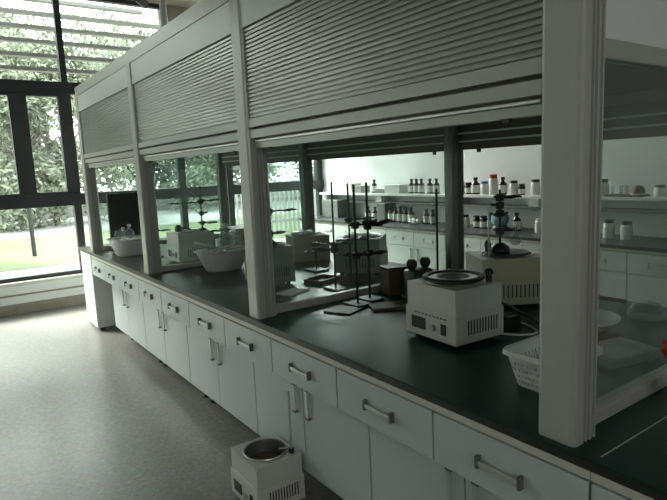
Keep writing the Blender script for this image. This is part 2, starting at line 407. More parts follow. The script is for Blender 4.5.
# ------------------------------------------------------------------ side bench along the right wall
SBX = 3.31
o = MB().box(SBX, XR - 0.001, -1.0, 7.30, 0.80, WT, 0.004).build('worktop', mTopEdge)
tag(o, 'dark worktop of the bench along the white right wall', 'worktop')
dz = 0.60
dW = make_drawer_unit(0.50, mCabW, mRail, mHand)
dW.location = (SBX + 0.02, 7.03, 0.60)
dW['label'] = 'white drawer of the wall bench, farthest from the camera'; dW['group'] = 'drawers along the wall bench'
n = 0
ly = ['second nearest to the window wall', 'third nearest to the window wall', 'seen between the tall rods and the brown case', 'above the brown case on the island', 'left of the dark rear post', 'hidden mostly by the dark rear post', 'just right of the dark rear post', 'behind the clamps on the yellowed bath', 'left of the nearest post', 'hidden by the nearest post', 'seen through glass right of the nearest post', 'at the right edge of the photo', 'past the right edge of the photo', 'farther past the right edge']
for k in range(1, 15):
    y = 7.03 - 0.5 * k
    dup(dW, (SBX + 0.02, y, 0.60), label='white drawer of the wall bench, ' + ly[k - 1])
cW = make_cabinet(1.0, 0.50, mCabW, 0.60)
cW.location = (SBX + 0.03, 6.78, 0.10); cW['label'] = 'white two-door wall bench cabinet nearest to the window wall'; cW['group'] = 'two-door cabinets along the wall bench'
for o in kids(cW):
    if o.name.startswith('foot'): o.location.z = 0.05
for k in range(1, 8):
    dup(cW, (SBX + 0.03, 6.78 - k, 0.10), label='white two-door wall bench cabinet, ' + ['behind the group of tall rods', 'behind the brown case', 'behind the dark rear post', 'behind the yellowed bath', 'behind the nearest post', 'seen through glass at the right edge', 'past the right edge'][k - 1])

# wall shelf
sh = thing('wall_shelf', (3.69, 2.5, 1.165), 'long white shelf of bottles fixed to the right wall', 'shelf')
MB().box(0, 0.258, -3.0, 4.75, 0.0, 0.03, 0.003).build('board', mPlW, sh)
MB().box(0.10, 0.25, -3.0, 4.75, -0.115, -0.085).build('lower_board', mEnamG, sh)
for k, y in enumerate((-2.2, -0.9, 0.95, 2.0, 3.4, 4.7)):
    MB().box(0.06, 0.258, y - 0.06, y + 0.06, -0.084, -0.001).build('bracket', mPlW, sh)

# ------------------------------------------------------------------ bottles
def make_bottle(name, label, cat, mat, capm, r, h, kind='bottle', lab=True):
    t = thing(name, (0, 0, 0), label, cat)
    if kind == 'bottle':
        prof = [(0, 0), (r, 0), (r, h * 0.56), (r * 0.93, h * 0.62), (r * 0.45, h * 0.74), (r * 0.36, h * 0.78), (r * 0.36, h * 0.86), (0, h * 0.86)]
        MB().lathe(prof, n=16).build('body', mat, t, True)
        MB().lathe([(0, h * .84), (r * .50, h * .84), (r * .50, h), (0, h)], n=12).build('cap', capm, t, True)
    else:
        prof = [(0, 0), (r, 0), (r, h * 0.74), (r * 0.84, h * 0.80), (r * 0.78, h * 0.82), (0, h * .82)]
        MB().lathe(prof, n=16).build('body', mat, t, True)
        MB().lathe([(0, h * .81), (r * .84, h * .81), (r * .84, h), (0, h)], n=14).build('cap', capm, t, True)
    if lab:
        MB().lathe([(r * 1.015, h * .14), (r * 1.02, h * .10), (r * 1.02, h * .53), (r * 1.015, h * .54)], n=16).build('paper_label', mLabel, t, True)
    return t
protos = {}
def bottle(kind, loc, label, r=0.032, h=0.15, group=None):
    spec = {'amber': ('reagent_bottle', 'bottle', mAmber, mBlack, 'bottle', True),
            'ambersq': ('reagent_bottle', 'bottle', mAmber, mBlack, 'jar', True),
            'white_red': ('plastic_bottle', 'bottle', mJar, mCapR, 'bottle2', False),
            'white_blue': ('plastic_jar', 'jar', mJar, mCapB, 'jar', True),
            'white_black': ('plastic_jar', 'jar', mJar, mBlack, 'jar', True),
            'white_white': ('plastic_jar', 'jar', mJar, mPlW, 'jar', True),
            'grey': ('reagent_bottle', 'bottle', mGlassV, mEnamG, 'bottle', True)}[kind]
    k = (kind, r, h)
    if k not in protos:
        protos[k] = make_bottle(spec[0], label, spec[1], spec[2], spec[3], r, h, 'bottle' if spec[4] == 'bottle' else 'jar', spec[5])
        o = protos[k]; o.location = loc
    else: o = dup(protos[k], loc, label=label)
    if group: o['group'] = group
    return o
G1, G2 = 'bottles on the wall shelf', 'bottles on the wall bench'
ZS = 1.1955
S = [('amber', 6.05, .041, .185, 'brown bottle with a narrow neck standing alone near the left of the shelf'),
     ('amber', 5.30, .041, .185, 'brown bottle, leftmost of the five just left of the dark rear post on the shelf'),
     ('amber', 5.21, .041, .185, 'brown bottle, second of the five left of the dark rear post on the shelf'),
     ('amber', 5.12, .041, .185, 'brown bottle, middle of the five left of the dark rear post on the shelf'),
     ('amber', 4.97, .041, .185, 'brown bottle, fourth of the five left of the dark rear post on the shelf'),
     ('amber', 4.86, .041, .185, 'brown bottle on the shelf touching the left side of the dark rear post'),
     ('white_white', 4.46, .043, .155, 'white jar on the shelf just right of the dark rear post'),
     ('ambersq', 4.355, .042, .135, 'short dark wide-mouth bottle right of the rear post on the shelf'),
     ('amber', 4.25, .050, .19, 'brown bottle on the shelf left of the blue-capped jar'),
     ('white_blue', 4.12, .045, .145, 'white jar with a blue cap on the wall shelf'),
     ('white_red', 4.00, .048, .22, 'tall white plastic bottle with a red cap on the shelf'),
     ('amber', 3.875, .045, .19, 'brown cone-shouldered bottle right of the red-capped bottle on the shelf'),
     ('white_black', 3.735, .045, .15, 'white jar with a black lid right of the brown bottle on the shelf'),
     ('ambersq', 3.635, .036, .115, 'short dark bottle next to the black-lidded white jar on the shelf'),
     ('white_black', 3.47, .048, .16, 'white jar with a black lid beside the nearest post on the shelf'),
     ('white_black', 2.755, .048, .155, 'white jar with a dark lid on the shelf, seen through glass beside the post'),
     ('white_black', 2.26, .048, .10, 'low white jar with a dark lid on the shelf at the photo right edge')]
for k, y, r, h, l in S: bottle(k, (3.81, y, ZS), l, r, h, G1)
ZB = WT + 0.0008
T = [('amber', 6.02, .041, .185, 'brown bottle on the wall bench behind the tallest right rod'),
     ('amber', 5.87, .041, .185, 'brown bottle on the wall bench left of the dark bottle row'),
     ('amber', 5.54, .042, .20, 'brown bottle, leftmost of the tight row on the wall bench'),
     ('amber', 5.45, .042, .20, 'brown bottle, second of the tight row on the wall bench'),
     ('amber', 5.36, .042, .20, 'brown bottle, third of the tight row on the wall bench'),
     ('amber', 5.26, .042, .20, 'brown bottle, fourth of the tight row on the wall bench'),
     ('amber', 5.16, .042, .20, 'brown bottle, fifth of the tight row on the wall bench'),
     ('amber', 4.91, .041, .185, 'brown bottle on the wall bench right of the crumpled bag'),
     ('amber', 4.80, .041, .185, 'brown bottle on the wall bench against the rear post, left side'),
     ('white_black', 4.39, .046, .14, 'small white jar with black lid, left one of the pair right of the rear post'),
     ('white_black', 4.29, .046, .14, 'small white jar with black lid, right one of the pair right of the rear post'),
     ('ambersq', 4.13, .040, .135, 'short dark jar on the wall bench right of the two white jars'),
     ('ambersq', 4.03, .042, .14, 'dark jar with paper label on the wall bench beside a taller brown bottle'),
     ('amber', 3.93, .042, .18, 'tall brown bottle on the wall bench left of the blue glass flask'),
     ('amber', 3.60, .046, .19, 'brown bottle on the wall bench right of the blue glass flask'),
     ('white_white', 3.33, .045, .14, 'white jar on the wall bench cut by the nearest post'),
     ('white_black', 2.625, .048, .165, 'white jar with dark lid on the wall bench, left one behind the glass'),
     ('white_black', 2.465, .050, .155, 'white jar with dark lid on the wall bench, right one behind the glass')]
for k, y, r, h, l in T: bottle(k, (3.68 if y < 5.1 else 3.66, y, ZB), l, r, h, G2)

def box_item(name, loc, dims, mat, label, cat, rz=0, lid=None, bev=0.004):
    t = thing(name, loc, label, cat, rz); dx, dy_, h = dims
    hb = h * 0.8 if lid else h
    MB().box(-dx / 2, dx / 2, -dy_ / 2, dy_ / 2, 0, hb, bev).build('body', mat, t)
    if lid: MB().box(-dx / 2 - .004, dx / 2 + .004, -dy_ / 2 - .004, dy_ / 2 + .004, hb + .0005, h, bev).build('lid', lid, t)
    return t
box_item('storage_box', (3.80, 5.56, ZS), (0.2, 0.30, 0.115), mJar, 'low white lidded box on the shelf left of the brown bottles', 'box', lid=mPlW)
box_item('storage_box', (3.80, 5.83, ZS), (0.16, 0.19, 0.07), mEnamG, 'low grey box on the shelf beside the white lidded box', 'box', lid=mPlW)
box_item('storage_box', (3.80, 6.62, ZS), (0.18, 0.36, 0.14), mJar, 'white carton on the shelf behind the tall rods', 'box', lid=mPlW)
box_item('storage_box', (3.80, 6.30, ZS), (0.16, 0.14, 0.10), mEnamG, 'small grey box on the shelf behind the tall rods', 'box', lid=mEnamG)
box_item('storage_box', (3.80, 6.98, ZS), (0.16, 0.20, 0.07), mJar, 'low white box at the far end of the shelf', 'box', lid=mPlW)
box_item('metal_cabinet', (3.72, 6.86, ZB), (0.24, 0.40, 0.26), mDkG, 'grey square cabinet at the far end of the wall bench', 'box', lid=mDkG)
box_item('dark_case', (3.72, 5.70, ZB), (0.2, 0.16, 0.24), mDkG, 'dark grey case on the wall bench left of the bottle row', 'box', lid=mDkG)
# crumpled bag
def blob(name, loc, s, mat, label, cat, seed=1, amp=0.35):
    rnd = random.Random(seed); mb = MB()
    r = bmesh.ops.create_icosphere(mb.b, subdivisions=3, radius=1.0)
    for v in r['verts']:
        k = 1 + amp * (math.sin(5 * v.co.x + seed) * math.cos(7 * v.co.y) * .6 + rnd.uniform(-.5, .5) * .5)
        v.co = Vector((v.co.x * s[0] * k, v.co.y * s[1] * k, max(0.0, (v.co.z * .5 + .42) * s[2] * k)))
    o = mb.build(name, mat, loc=loc); return tag(o, label, cat)
blob('plastic_bag', (3.62, 5.05, ZB), (0.06, 0.08, 0.07), mPlW, 'crumpled white bag on the wall bench between the brown bottles', 'bag', 3)
# blue glass flask on the wall bench
t = thing('round_flask', (3.64, 3.78, ZB), 'round blue-tinted glass flask with dark base on the wall bench', 'flask')
MB().lathe([(0, .03), (.05, .04), (.085, .08), (.095, .12), (.085, .16), (.05, .185), (.03, .19), (.03, .2), (0, .2)], n=20).build('bulb', mBlue, t, True)
MB().lathe([(0, 0), (.09, 0), (.09, .02), (.07, .05), (0, .05)], n=20).build('base_ring', mBlack, t, True)
# tray with dome at right of shelf
t = thing('glass_tray', (3.81, 2.56, ZS), 'flat tray of small glass tubes on the shelf behind the glass', 'tray')
MB().box(-0.09, 0.09, -0.18, 0.14, 0, 0.018, 0.003).build('tray', mWood, t)
for k, yy in enumerate((0.11, 0.03, -0.02)):
    MB().lathe([(0, 0.0185), (0.014, 0.0185), (0.014, 0.10), (0, 0.10)], (0, yy, 0), 10).build('tube', mGlassV, t, True)
t = thing('rubber_dome', (3.81, 2.44, ZS + 0.0185), 'small dark brown rubber dome on the tray on the shelf', 'dome')
MB().lathe([(0, 0), (.055, 0), (.052, .04), (.035, .07), (0, .082)], n=18).build('dome', mBrown, t, True)
MB().lathe([(.056, 0.0), (.06, 0.0), (.06, .01), (.056, .01)], n=18).build('rim', mJar, t, True)

# ------------------------------------------------------------------ heating baths
def make_bath(name, label, w, d, hb, ht, mat, lid=True, rod=None, marks=True, loc=(0, 0, 0), rz=0, vents='y', open_pot=False):
    """front-left corner region: panel faces -x, vents on the -y face; centred on its base"""
    t = thing(name, loc, label, 'heating bath', rz)
    fz = 0.018
    x0, x1, y0, y1 = -w / 2, w / 2, -d / 2, d / 2
    for fx in (x0 + .03, x1 - .03):
        for fy in (y0 + .03, y1 - .03): MB().cyl((fx, fy, 0), 0.013, fz, 10).build('foot', mBlack, t, True)
    # base box with slightly larger footprint
    MB().box(x0 - .007, x1 + .007, y0 - .007, y1 + .007, fz, fz + hb, 0.004).build('base_case', mat, t)
    zt = fz + hb
    u = MB()
    R0 = min(w, d) * 0.43; nseg = 32; ZT2 = zt + ht
    if True:   # upper box with a round well cut in the top
        vb = [u.b.verts.new(p) for p in ((x0, y0, zt), (x1, y0, zt), (x1, y1, zt), (x0, y1, zt))]
        vt = [u.b.verts.new(p) for p in ((x0, y0, ZT2), (x1, y0, ZT2), (x1, y1, ZT2), (x0, y1, ZT2))]
        for k in range(4): u.b.faces.new((vb[k], vb[(k + 1) % 4], vt[(k + 1) % 4], vt[k]))
        u.b.faces.new(vb[::-1])
        ring = [u.b.verts.new((R0 * math.cos(2 * PI * k / nseg - 3 * PI / 4), R0 * math.sin(2 * PI * k / nseg - 3 * PI / 4), ZT2)) for k in range(nseg)]
        q = nseg // 4
        for c in range(4):
            for k in range(q):
                u.b.faces.new((vt[c], ring[(c * q + k + q // 2 - q // 2) % nseg], ring[(c * q + k + 1) % nseg])) if k < 0 else None
        for c in range(4):
            # corner c sits at ring index c*q ; fan half a quarter to either side
            h = q // 2
            for k in range(-h, h):
                u.b.faces.new((vt[c], ring[(c * q + k) % nseg], ring[(c * q + k + 1) % nseg]))
            u.b.faces.new((vt[c], ring[(c * q + h) % nseg], vt[(c + 1) % 4]))
    up = u.build('upper_case', mat, t)
    pot = MB().lathe([(R0, 0.0), (R0 * 1.06, 0.004), (R0 * 1.04, 0.008), (R0 * .97, 0.006), (R0 * .95, -0.01), (R0 * .93, -ht * .9), (0, -ht * .95)], (0, 0, ZT2), 32).build('pot', mSteel, t, True)
    if open_pot:
        MB().lathe([(0, -ht * .55), (R0 * .935, -ht * .55), (R0 * .935, -ht * .56), (0, -ht * .56)], (0, 0, ZT2), 32).build('oil', mBrown, t, True)
    if lid:
        MB().lathe([(R0 * 1.10, .012), (R0 * 1.16, .016), (R0 * 1.16, .024), (R0 * 1.10, .028), (R0 * .95, .027), (R0 * .92, .02), (R0 * .95, .012)], (0, 0, ZT2), 36).build('lid_ring', mBlack, t, True)
        MB().lathe([(R0 * .95, .014), (R0 * .95, .020), (R0 * .62, .022), (R0 * .60, .018), (R0 * .62, .014)], (0, 0, ZT2), 36).build('lid_ring_insert', mSteel, t, True)
        MB().lathe([(0, .006), (R0 * .63, .006), (R0 * .63, .017), (0, .017)], (0, 0, ZT2), 30).build('inner_lid', mIron, t, True)
    v = MB(); nv = 11
    for k in range(nv):
        xx = x0 + w * (0.24 + 0.62 * k / (nv - 1))
        v.box(xx - .0028, xx + .0028, y0 - .0085, y0 - .0065, fz + hb * .28, fz + hb * .78)
    v.build('vent_slots', mVent, t)
    # control panel on -x face
    xf = x0 - .007
    p = MB().box(xf - .003, xf - .0002, y1 - d * .42, y1 - d * .12, fz + hb * .25, fz + hb * .68, .001); p.build('display', mBlack, t)
    kx = MB(); kx.tube([(xf - .0002, y0 + d * .42, fz + hb * .42), (xf - .014, y0 + d * .42, fz + hb * .42)], 0.014, 16); kx.build('knob', mSteel, t, True)
    sw = MB().box(xf - .004, xf - .0002, y0 + d * .16, y0 + d * .26, fz + hb * .26, fz + hb * .64, .001).build('switch', mBlack, t)
    return t, ZT2
zt = WT + 0.0008
# white bath nearest, lidded
b1, h1 = make_bath('heating_bath', 'white heating bath with black lid ring and control panel, nearest on the worktop', 0.255, 0.285, 0.118, 0.10, mEnamel, loc=(0.500, 1.567, zt), rz=math.radians(-3.5))
# small lettering strips above display
b = MB()
for k in range(9): b.box(-0.1375, -0.1347, -0.10 + k * .022, -0.088 + k * .022, 0.112, 0.118)
b.build('printed_text', mHcap, b1)
t, hp = make_bath('heating_bath', 'white open heating bath standing on the floor before the island cabinets', 0.235, 0.265, 0.125, 0.10, mEnamel, lid=False, loc=(-0.073, 2.237, 0.0005), open_pot=True)
# upright rod of the floor bath
MB().tube([(0.085, -0.10, hp), (0.085, -0.10, hp + 0.30)], 0.005, 8).build('rod', mSteel, t, True)
MB().cyl((0.085, -0.10, hp), 0.013, 0.022, 12).build('rod_socket', mBlack, t, True)
MB().tube([(0.0945, -0.075, hp + .012), (0.05, -0.045, hp + 0.010)], 0.006, 8).build('clip', mSteel, t, True)

t2, h2 = make_bath('heating_bath', 'yellowed heating bath behind the white lidded one, clamps above it', 0.34, 0.30, 0.13, 0.10, mEnamY, lid=False, loc=(1.144, 1.795, zt), rz=math.radians(-33))
MB().lathe([(0, 0.001), (.115, .001), (.11, .014), (.05, .022), (0, .022)], (0, 0, h2), 28).build('black_cover', mBlack, t2, True)
t3, h3 = make_bath('heating_bath', 'grey heating bath behind the group of tall rods', 0.30, 0.30, 0.13, 0.10, mEnamG, lid=False, loc=(1.168, 3.02, zt), rz=math.radians(-50))
t4, h4 = make_bath('heating_bath', 'grey heating bath behind the glass partition, right of the second post', 0.25, 0.26, 0.13, 0.10, mEnamG, lid=False, loc=(0.515, 3.17, zt), rz=math.radians(-14))
t5, h5 = make_bath('heating_bath', 'white heating bath in the far bay left of the basin of glassware', 0.31, 0.28, 0.13, 0.10, mEnamel, lid=False, loc=(0.51, 4.50 + 0.02, zt))

# ------------------------------------------------------------------ ring stands and clamps
def rod_part(t, x, y, z0, z1, r=0.006, mat=None, name='rod'):
    return MB().tube([(x, y, z0), (x, y, z1)], r, 8).build(name, mat or mIron, t, True)
def clamp(t, p, ang, L=0.14, mat=None, jaw=True):
    """boss head at p and an arm with two jaws in direction ang"""
    mat = mat or mIron; x, y, z = p; dx, dy_ = math.cos(ang), math.sin(ang)
    mb = MB(); mb.box(x - .016, x + .016, y - .016, y + .016, z - .018, z + .018, .004)
    mb.tube([(x - dx * .03, y - dy_ * .03, z + .004), (x + dx * .03, y + dy_ * .03, z + .004)], .007, 8)
    mb.tube([(x + dx * .02, y + dy_ * .02, z), (x + dx * L, y + dy_ * L, z)], .005, 8)
    if jaw:
        px, py_ = -dy_, dx
        for s in (-1, 1):
            a = (x + dx * L, y + dy_ * L, z)
            mb.tube([a, (a[0] + dx * .02 + s * px * .028, a[1] + dy_ * .02 + s * py_ * .028, z), (a[0] + dx * .055 + s * px * .024, a[1] + dy_ * .055 + s * py_ * .024, z + .004), (a[0] + dx * .075 + s * px * .008, a[1] + dy_ * .075 + s * py_ * .008, z)], [.008, .007, .006, .005], 8)
        mb.tube([(x + dx * (L - .03), y + dy_ * (L - .03), z), (x + dx * (L - .03) + px * .04, y + dy_ * (L - .03) + py_ * .04, z + .004)], .005, 8)
    return mb.build('clamp', mat, t, True)
def stand(loc, label, H, base=(0.10, 0.16), rz=0, clamps=(), mat=None, r=0.006):
    t = thing('ring_stand', loc, label, 'lab stand', rz)
    if base: MB().box(-base[0] / 2, base[0] / 2, -base[1] / 2, base[1] / 2, 0, 0.014, 0.004).build('base_plate', mIron, t)
    rod_part(t, 0, 0, 0.0142 if base else 0, H, r, mat)
    for z, a, L in clamps: clamp(t, (0, 0, z), a, L)
    return t
a90 = PI / 2
stand((0.545, 2.28, zt), 'tall black lab stand with the nearest rod in front of the second partition', 0.635, (0.10, 0.13), 0, [(0.425, -0.1, .15), (0.265, -0.1, 0.12)], r=.0065)
stand((0.69, 2.68, zt), 'thin black lab stand, leftmost of the four tall rods', 0.645, (0.09, 0.15), 0, [(0.27, 0.3, .08), (0.24, 2.2, .05)])
stand((0.86, 2.75, zt), 'thin black lab stand, second from the left of the four tall rods', 0.63, (0.09, 0.14), 0, [(0.40, 0.0, .12), (0.27, 0.2, 0.10)])
stand((0.665, 2.325, zt), 'black lab stand, rightmost of the four tall rods, thick dark clamp on it', 0.64, (0.10, 0.13), 0, [(0.425, -0.3, .08), (0.405, 0.3, 0.07), (0.262, 3.0, .07)], r=.0065)
# stand behind partition near the rear post with a dark flask clamp
stand((0.965, 3.3, zt), 'short dark lab stand with a round clamp left of the grey bath', 0.22, (0.12, 0.16), 0, [(0.19, -0.6, .07), (0.15, -2.6, .06)])
# light rod standing behind the nearest bath
stand((0.805, 1.95, zt), 'slim black rod stand between the white bath and the rear post', 0.60, (0.09, 0.13), 0, [])
# rod on the nearest bath rear corner with black knob
t = thing('thermometer_rod', (0.588, 1.455, zt + h1), 'slim steel rod with black clamp on the near bath corner', 'rod')
rod_part(t, 0, 0, 0.0005, 0.30, 0.0035, mSteel)
MB().lathe([(0, .001), (.014, .001), (.012, .03), (.018, .034), (.018, .048), (.007, .056), (0, .056)], (0, 0, 0), 14).build('socket', mBlack, t, True)
# probe
t = thing('temperature_probe', (0.588, 1.672, zt + h1), 'black handled temperature probe standing at the near bath back corner', 'probe')
MB().tube([(0, 0, 0.0005), (0, 0, .03)], .003, 8).build('stem', mSteel, t, True)
MB().lathe([(0, .03), (.008, .032), (.012, .05), (.011, .085), (.005, .10), (.0035, .12), (0, .12)], (0, 0, 0), 12).build('grip', mBlack, t, True)
# clamps & flask assembly on yellow bath
t = thing('stirring_setup', (1.13, 1.80, zt + h2 + 0.0225), 'black stand with clamps and glass parts on the yellowed bath', 'lab stand')
rod_part(t, -0.03, 0, 0.0005, 0.31, .006)
MB().lathe([(0, .0005), (.05, .0005), (.045, .02), (.02, .04), (0, .042)], (-0.03, 0, 0), 16).build('stand_foot', mBlack, t, True)
for z, a, L in ((0.10, 0.2, .05), (0.19, -2.5, .05), (0.23, 0.9, .04), (0.27, -0.6, .03)): clamp(t, (-0.03, 0, z), a, L)
MB().lathe([(0, .02), (.02, .022), (.032, .045), (.02, .068), (.009, .08), (.009, .12), (.007, .12), (.007, .08), (0, .08)], (0.07, -0.02, 0), 16).build('flask', mGlassV, t, True)
MB().lathe([(0, .0), (.012, .001), (.018, .04), (.008, .06), (0, .06)], (-0.10, 0.02, 0.0005), 12).build('stopper', mBlack, t, True)
# gear on bath 4
t = thing('clamp_stand', (0.50, 3.11, zt + h4 + 0.009), 'black rod with clamp arms on the grey bath behind the partition', 'lab stand')
MB().lathe([(0, 0.0002), (.055, 0.0002), (.02, .03), (.008, .05), (0, .05)], (0, 0, 0), 14).build('stand_foot', mIron, t, True)
rod_part(t, 0, 0, .03, 0.24, .005)
clamp(t, (0, 0, .215), -0.4, .10); clamp(t, (0, 0, .205), 2.6, .06); clamp(t, (0, 0, .07), 0.2, .05); clamp(t, (0, 0, .065), 3.3, .04)
# gear on bath 5
t = thing('clamp_stand', (0.60, 4.46, zt + h5 + 0.009), 'tall dark rod with long clamp arms on the white bath in the far bay', 'lab stand')
MB().lathe([(0, 0.0002), (.05, 0.0002), (.02, .02), (0, .02)], (0, 0, 0), 14).build('stand_foot', mIron, t, True)
rod_part(t, 0, 0, .01, 0.37, .007)
clamp(t, (0, 0, .235), 3.0, .17); clamp(t, (0, 0, .245), -0.2, .08); clamp(t, (0, 0, .14), 0.9, .05); clamp(t, (0, 0, .06), -0.6, .05)
t = thing('stirrer_motor', (0.42, 4.54, zt + h5 + 0.009), 'small dark stirrer lying on the white bath in the far bay', 'stirrer')
MB().lathe([(0, 0), (.03, .0), (.032, .03), (.015, .055), (0, .055)], (0, 0, 0), 14).build('body', mBlack, t, True)
MB().tube([(0.02, 0, .03), (0.10, -.02, .012)], .008, 8).build('arm', mIron, t, True)
stand((0.36, 4.98, zt), 'thin black lab stand left of the white bath in the far bay', 0.52, (0.09, 0.13), 0, [(0.24, -0.5, .06), (0.23, 2.6, .05)], r=.005)

# ------------------------------------------------------------------ cases, boards
t = thing('pump_case', (0.865, 2.345, zt), 'dark brown case on the worktop left of the white bath', 'case', math.radians(-15))
MB().box(-0.065, 0.065, -0.06, 0.06, 0, 0.15, 0.004).build('body', mBrown, t)
MB().box(-0.067, 0.067, -0.062, 0.062, 0.151, 0.16, 0.003).build('lid', mBlack, t)
t = thing('vacuum_pump', (0.90, 2.19, zt), 'black vacuum pump with two round heads beside the brown case', 'pump', 0.0)
MB().box(-0.075, 0.075, -0.05, 0.05, 0.02, 0.16, 0.02).build('housing', mBlack, t, True)
MB().box(-0.08, 0.08, -0.055, 0.055, 0.0, 0.019, 0.003).build('foot_plate', mBlack, t)
for xx in (-0.045, 0.055):
    MB().lathe([(0, .1605), (.02, .161), (.030, .18), (.030, .20), (.018, .215), (0, .215)], (xx, 0, 0), 16).build('pump_head', mBlack, t, True)
t = thing('wooden_board', (0.65, 2.12, zt), 'flat brown board lying in front of the tall rods', 'board', math.radians(-28))
MB().box(-0.12, 0.12, -0.065, 0.065, 0, 0.014, 0.003).build('board', mWood, t)
t = thing('wooden_board', (0.42, 2.24, zt), 'dark flat plate lying left of the brown board', 'board', math.radians(24))
MB().box(-0.07, 0.07, -0.075, 0.075, 0, 0.008, 0.002).build('plate', mBlack, t)
t = thing('notebook', (0.46, 2.80, zt), 'pale open notebook lying behind the second partition', 'notebook', math.radians(20))
MB().box(-0.085, 0.0, -0.06, 0.06, 0, 0.010, 0.002).build('page_block', mPaper, t)
MB().box(0.001, 0.085, -0.06, 0.06, 0, 0.008, 0.002).build('page_block', mPaper, t)
box_item('carton', (1.22, 3.80, zt), (0.30, 0.26, 0.20), mCard, 'pale cardboard carton behind the grey bath in the middle bay', 'box', rz=-0.3)
blob('paper_bundle', (1.18, 3.80, zt + 0.2012), (0.10, 0.08, 0.04), mPlW, 'crumpled white paper bundle on the pale cardboard carton', 'paper', 5)

t = thing('low_tray', (0.76, 2.93, zt), 'low dark tray behind the tall rods, in front of the grey bath', 'tray', math.radians(20))
MB().box(-0.10, 0.10, -0.07, 0.07, 0, 0.006).build('bottom', mIron, t)
for q in ((-0.10, -0.094, -0.07, 0.07), (0.094, 0.10, -0.07, 0.07), (-0.0935, 0.0935, -0.07, -0.064), (-0.0935, 0.0935, 0.064, 0.07)):
    MB().box(*q, 0.0065, 0.03).build('side', mIron, t)
# dark board standing in the far bay
t = thing('black_board', (0.31, 5.66, zt), 'large black panel standing upright in the farthest bay', 'panel', math.radians(0))
MB().box(-0.17, 0.17, -0.02, 0.02, 0.012, 0.575, 0.004).build('panel', mBlack, t)
MB().box(-0.13, 0.13, -0.06, 0.06, 0, 0.0115, 0.003).build('foot', mIron, t)

# ------------------------------------------------------------------ baskets and basins
def lattice_basket(loc, label, w, d, h, taper=0.8, rz=0):
    t = thing('plastic_basket', loc, label, 'basket', rz)
    mb = MB(); rows = 7; per = 44
    def ring(k, f):
        # rounded rectangle, f = 0 bottom .. 1 top
        s = taper + (1 - taper) * f; a, b_, r = w / 2 * s, d / 2 * s, 0.03
        out = []
        L = [(a - r, b_ - r, 0), (-(a - r), b_ - r, PI / 2), (-(a - r), -(b_ - r), PI), (a - r, -(b_ - r), 1.5 * PI)]
        for ci, (cx, cy, a0) in enumerate(L):
            for j in range(3): out.append((cx + r * math.cos(a0 + j * PI / 4), cy + r * math.sin(a0 + j * PI / 4)))
            nx = L[(ci + 1) % 4]; p0 = out[-1]; p1 = (nx[0] + r * math.cos(nx[2]), nx[1] + r * math.sin(nx[2]))
            nn = 17 if abs(p0[0] - p1[0]) > abs(p0[1] - p1[1]) * 0 + .2 or True else 9
            for j in range(1, nn): out.append((p0[0] + (p1[0] - p0[0]) * j / nn, p0[1] + (p1[1] - p0[1]) * j / nn))
        return out
    zs = [0, .10, .18, .28, .36, .46, .54, .64, .72, .84, 1.0]
    R_ = []
    for f in zs:
        pts = ring(0, f); R_.append([mb.b.verts.new((x, y, h * f + 0.002)) for x, y in pts])
    N = len(R_[0])
    for i in range(len(zs) - 1):
        for k in range(N):
            if i % 2 == 1 and i < 9 and k % 2 == (i // 2) % 2: continue      # open slots
            mb.b.faces.new((R_[i][k], R_[i][(k + 1) % N], R_[i + 1][(k + 1) % N], R_[i + 1][k]))
    mb.b.faces.new(R_[0][::-1])
    o = mb.build('woven_wall', mPlW, t)
    md = o.modifiers.new('thickness', 'SOLIDIFY'); md.thickness = 0.003; md.offset = 0
    rim = MB(); pts = ring(0, 1.0)
    v0 = []
    for (sx, z) in ((1.0, h), (1.07, h + .004), (1.09, h - .012), (1.07, h - .012), (1.055, h - .002), (1.0, h - .005)):
        v0.append([rim.b.verts.new((x * sx, y * sx, z + 0.003)) for x, y in pts])
    for a_, b_ in zip(v0, v0[1:] + v0[:1]):
        for k in range(N): rim.b.faces.new((a_[k], a_[(k + 1) % N], b_[(k + 1) % N], b_[k]))
    rim.build('rim', mPlW, t, True)
    return t
lattice_basket((0.345, 1.005, zt), 'white slotted plastic basket behind the nearest post', 0.24, 0.205, 0.115, 0.76)
def basin(loc, label, r, h, mat, sx=1.0, sy=1.0, rz=0):
    t = thing('plastic_basin', loc, label, 'basin', rz)
    MB().lathe([(0, 0), (r * .62, 0), (r * .70, h * .12), (r * .95, h * .92), (r * 1.08, h), (r * 1.08, h - .004), (r * .97, h - .012), (r * .66, .012), (0, .008)], n=32, sx=sx, sy=sy).build('bowl', mat, t, True)
    return t
basin((0.52, 3.90, zt), 'white oval basin heaped with glassware in the second bay', 0.20, 0.155, mPlW, 1.05, 0.80)
basin((0.24, 5.38, zt), 'white oval basin of glassware before the black panel', 0.205, 0.16, mPlW, 0.92, 0.95)
# glassware in the basins
def flask_at(loc, label, s=1.0, tilt=(0, 0, 0)):
    k = 'flask'
    if k not in protos:
        t = thing('glass_flask', loc, label, 'flask')
        MB().lathe([(0, 0), (.03, .0), (.042, .02), (.045, .04), (.036, .065), (.013, .09), (.012, .12), (.016, .124), (.010, .12), (.010, .09), (0, .085)], n=16).build('body', mGlassV, t, True)
        MB().lathe([(.012, .115), (.017, .118), (.017, .126), (.012, .126)], n=14).build('lip', mJar, t, True)
        protos[k] = t; o = t
    else: o = dup(protos[k], loc, label=label)
    o.location = loc; o.rotation_euler = tilt; o.scale = (s, s, s); o['group'] = 'glassware in the basins'
    return o
def rodthing(p, q, r, mat, label, name='glass_tube', cat='tube'):
    c = Vector(p); t = MB().tube([(0, 0, 0), tuple(Vector(q) - c)], r, 8).build(name, mat, smooth=True, loc=p)
    return tag(t, label, cat)
bz = zt
flask_at((0.40, 3.86, bz + .185), 'clear flask lying in the second bay basin, left of the upright glass bulb', 1.0, (1.2, 0, .5))
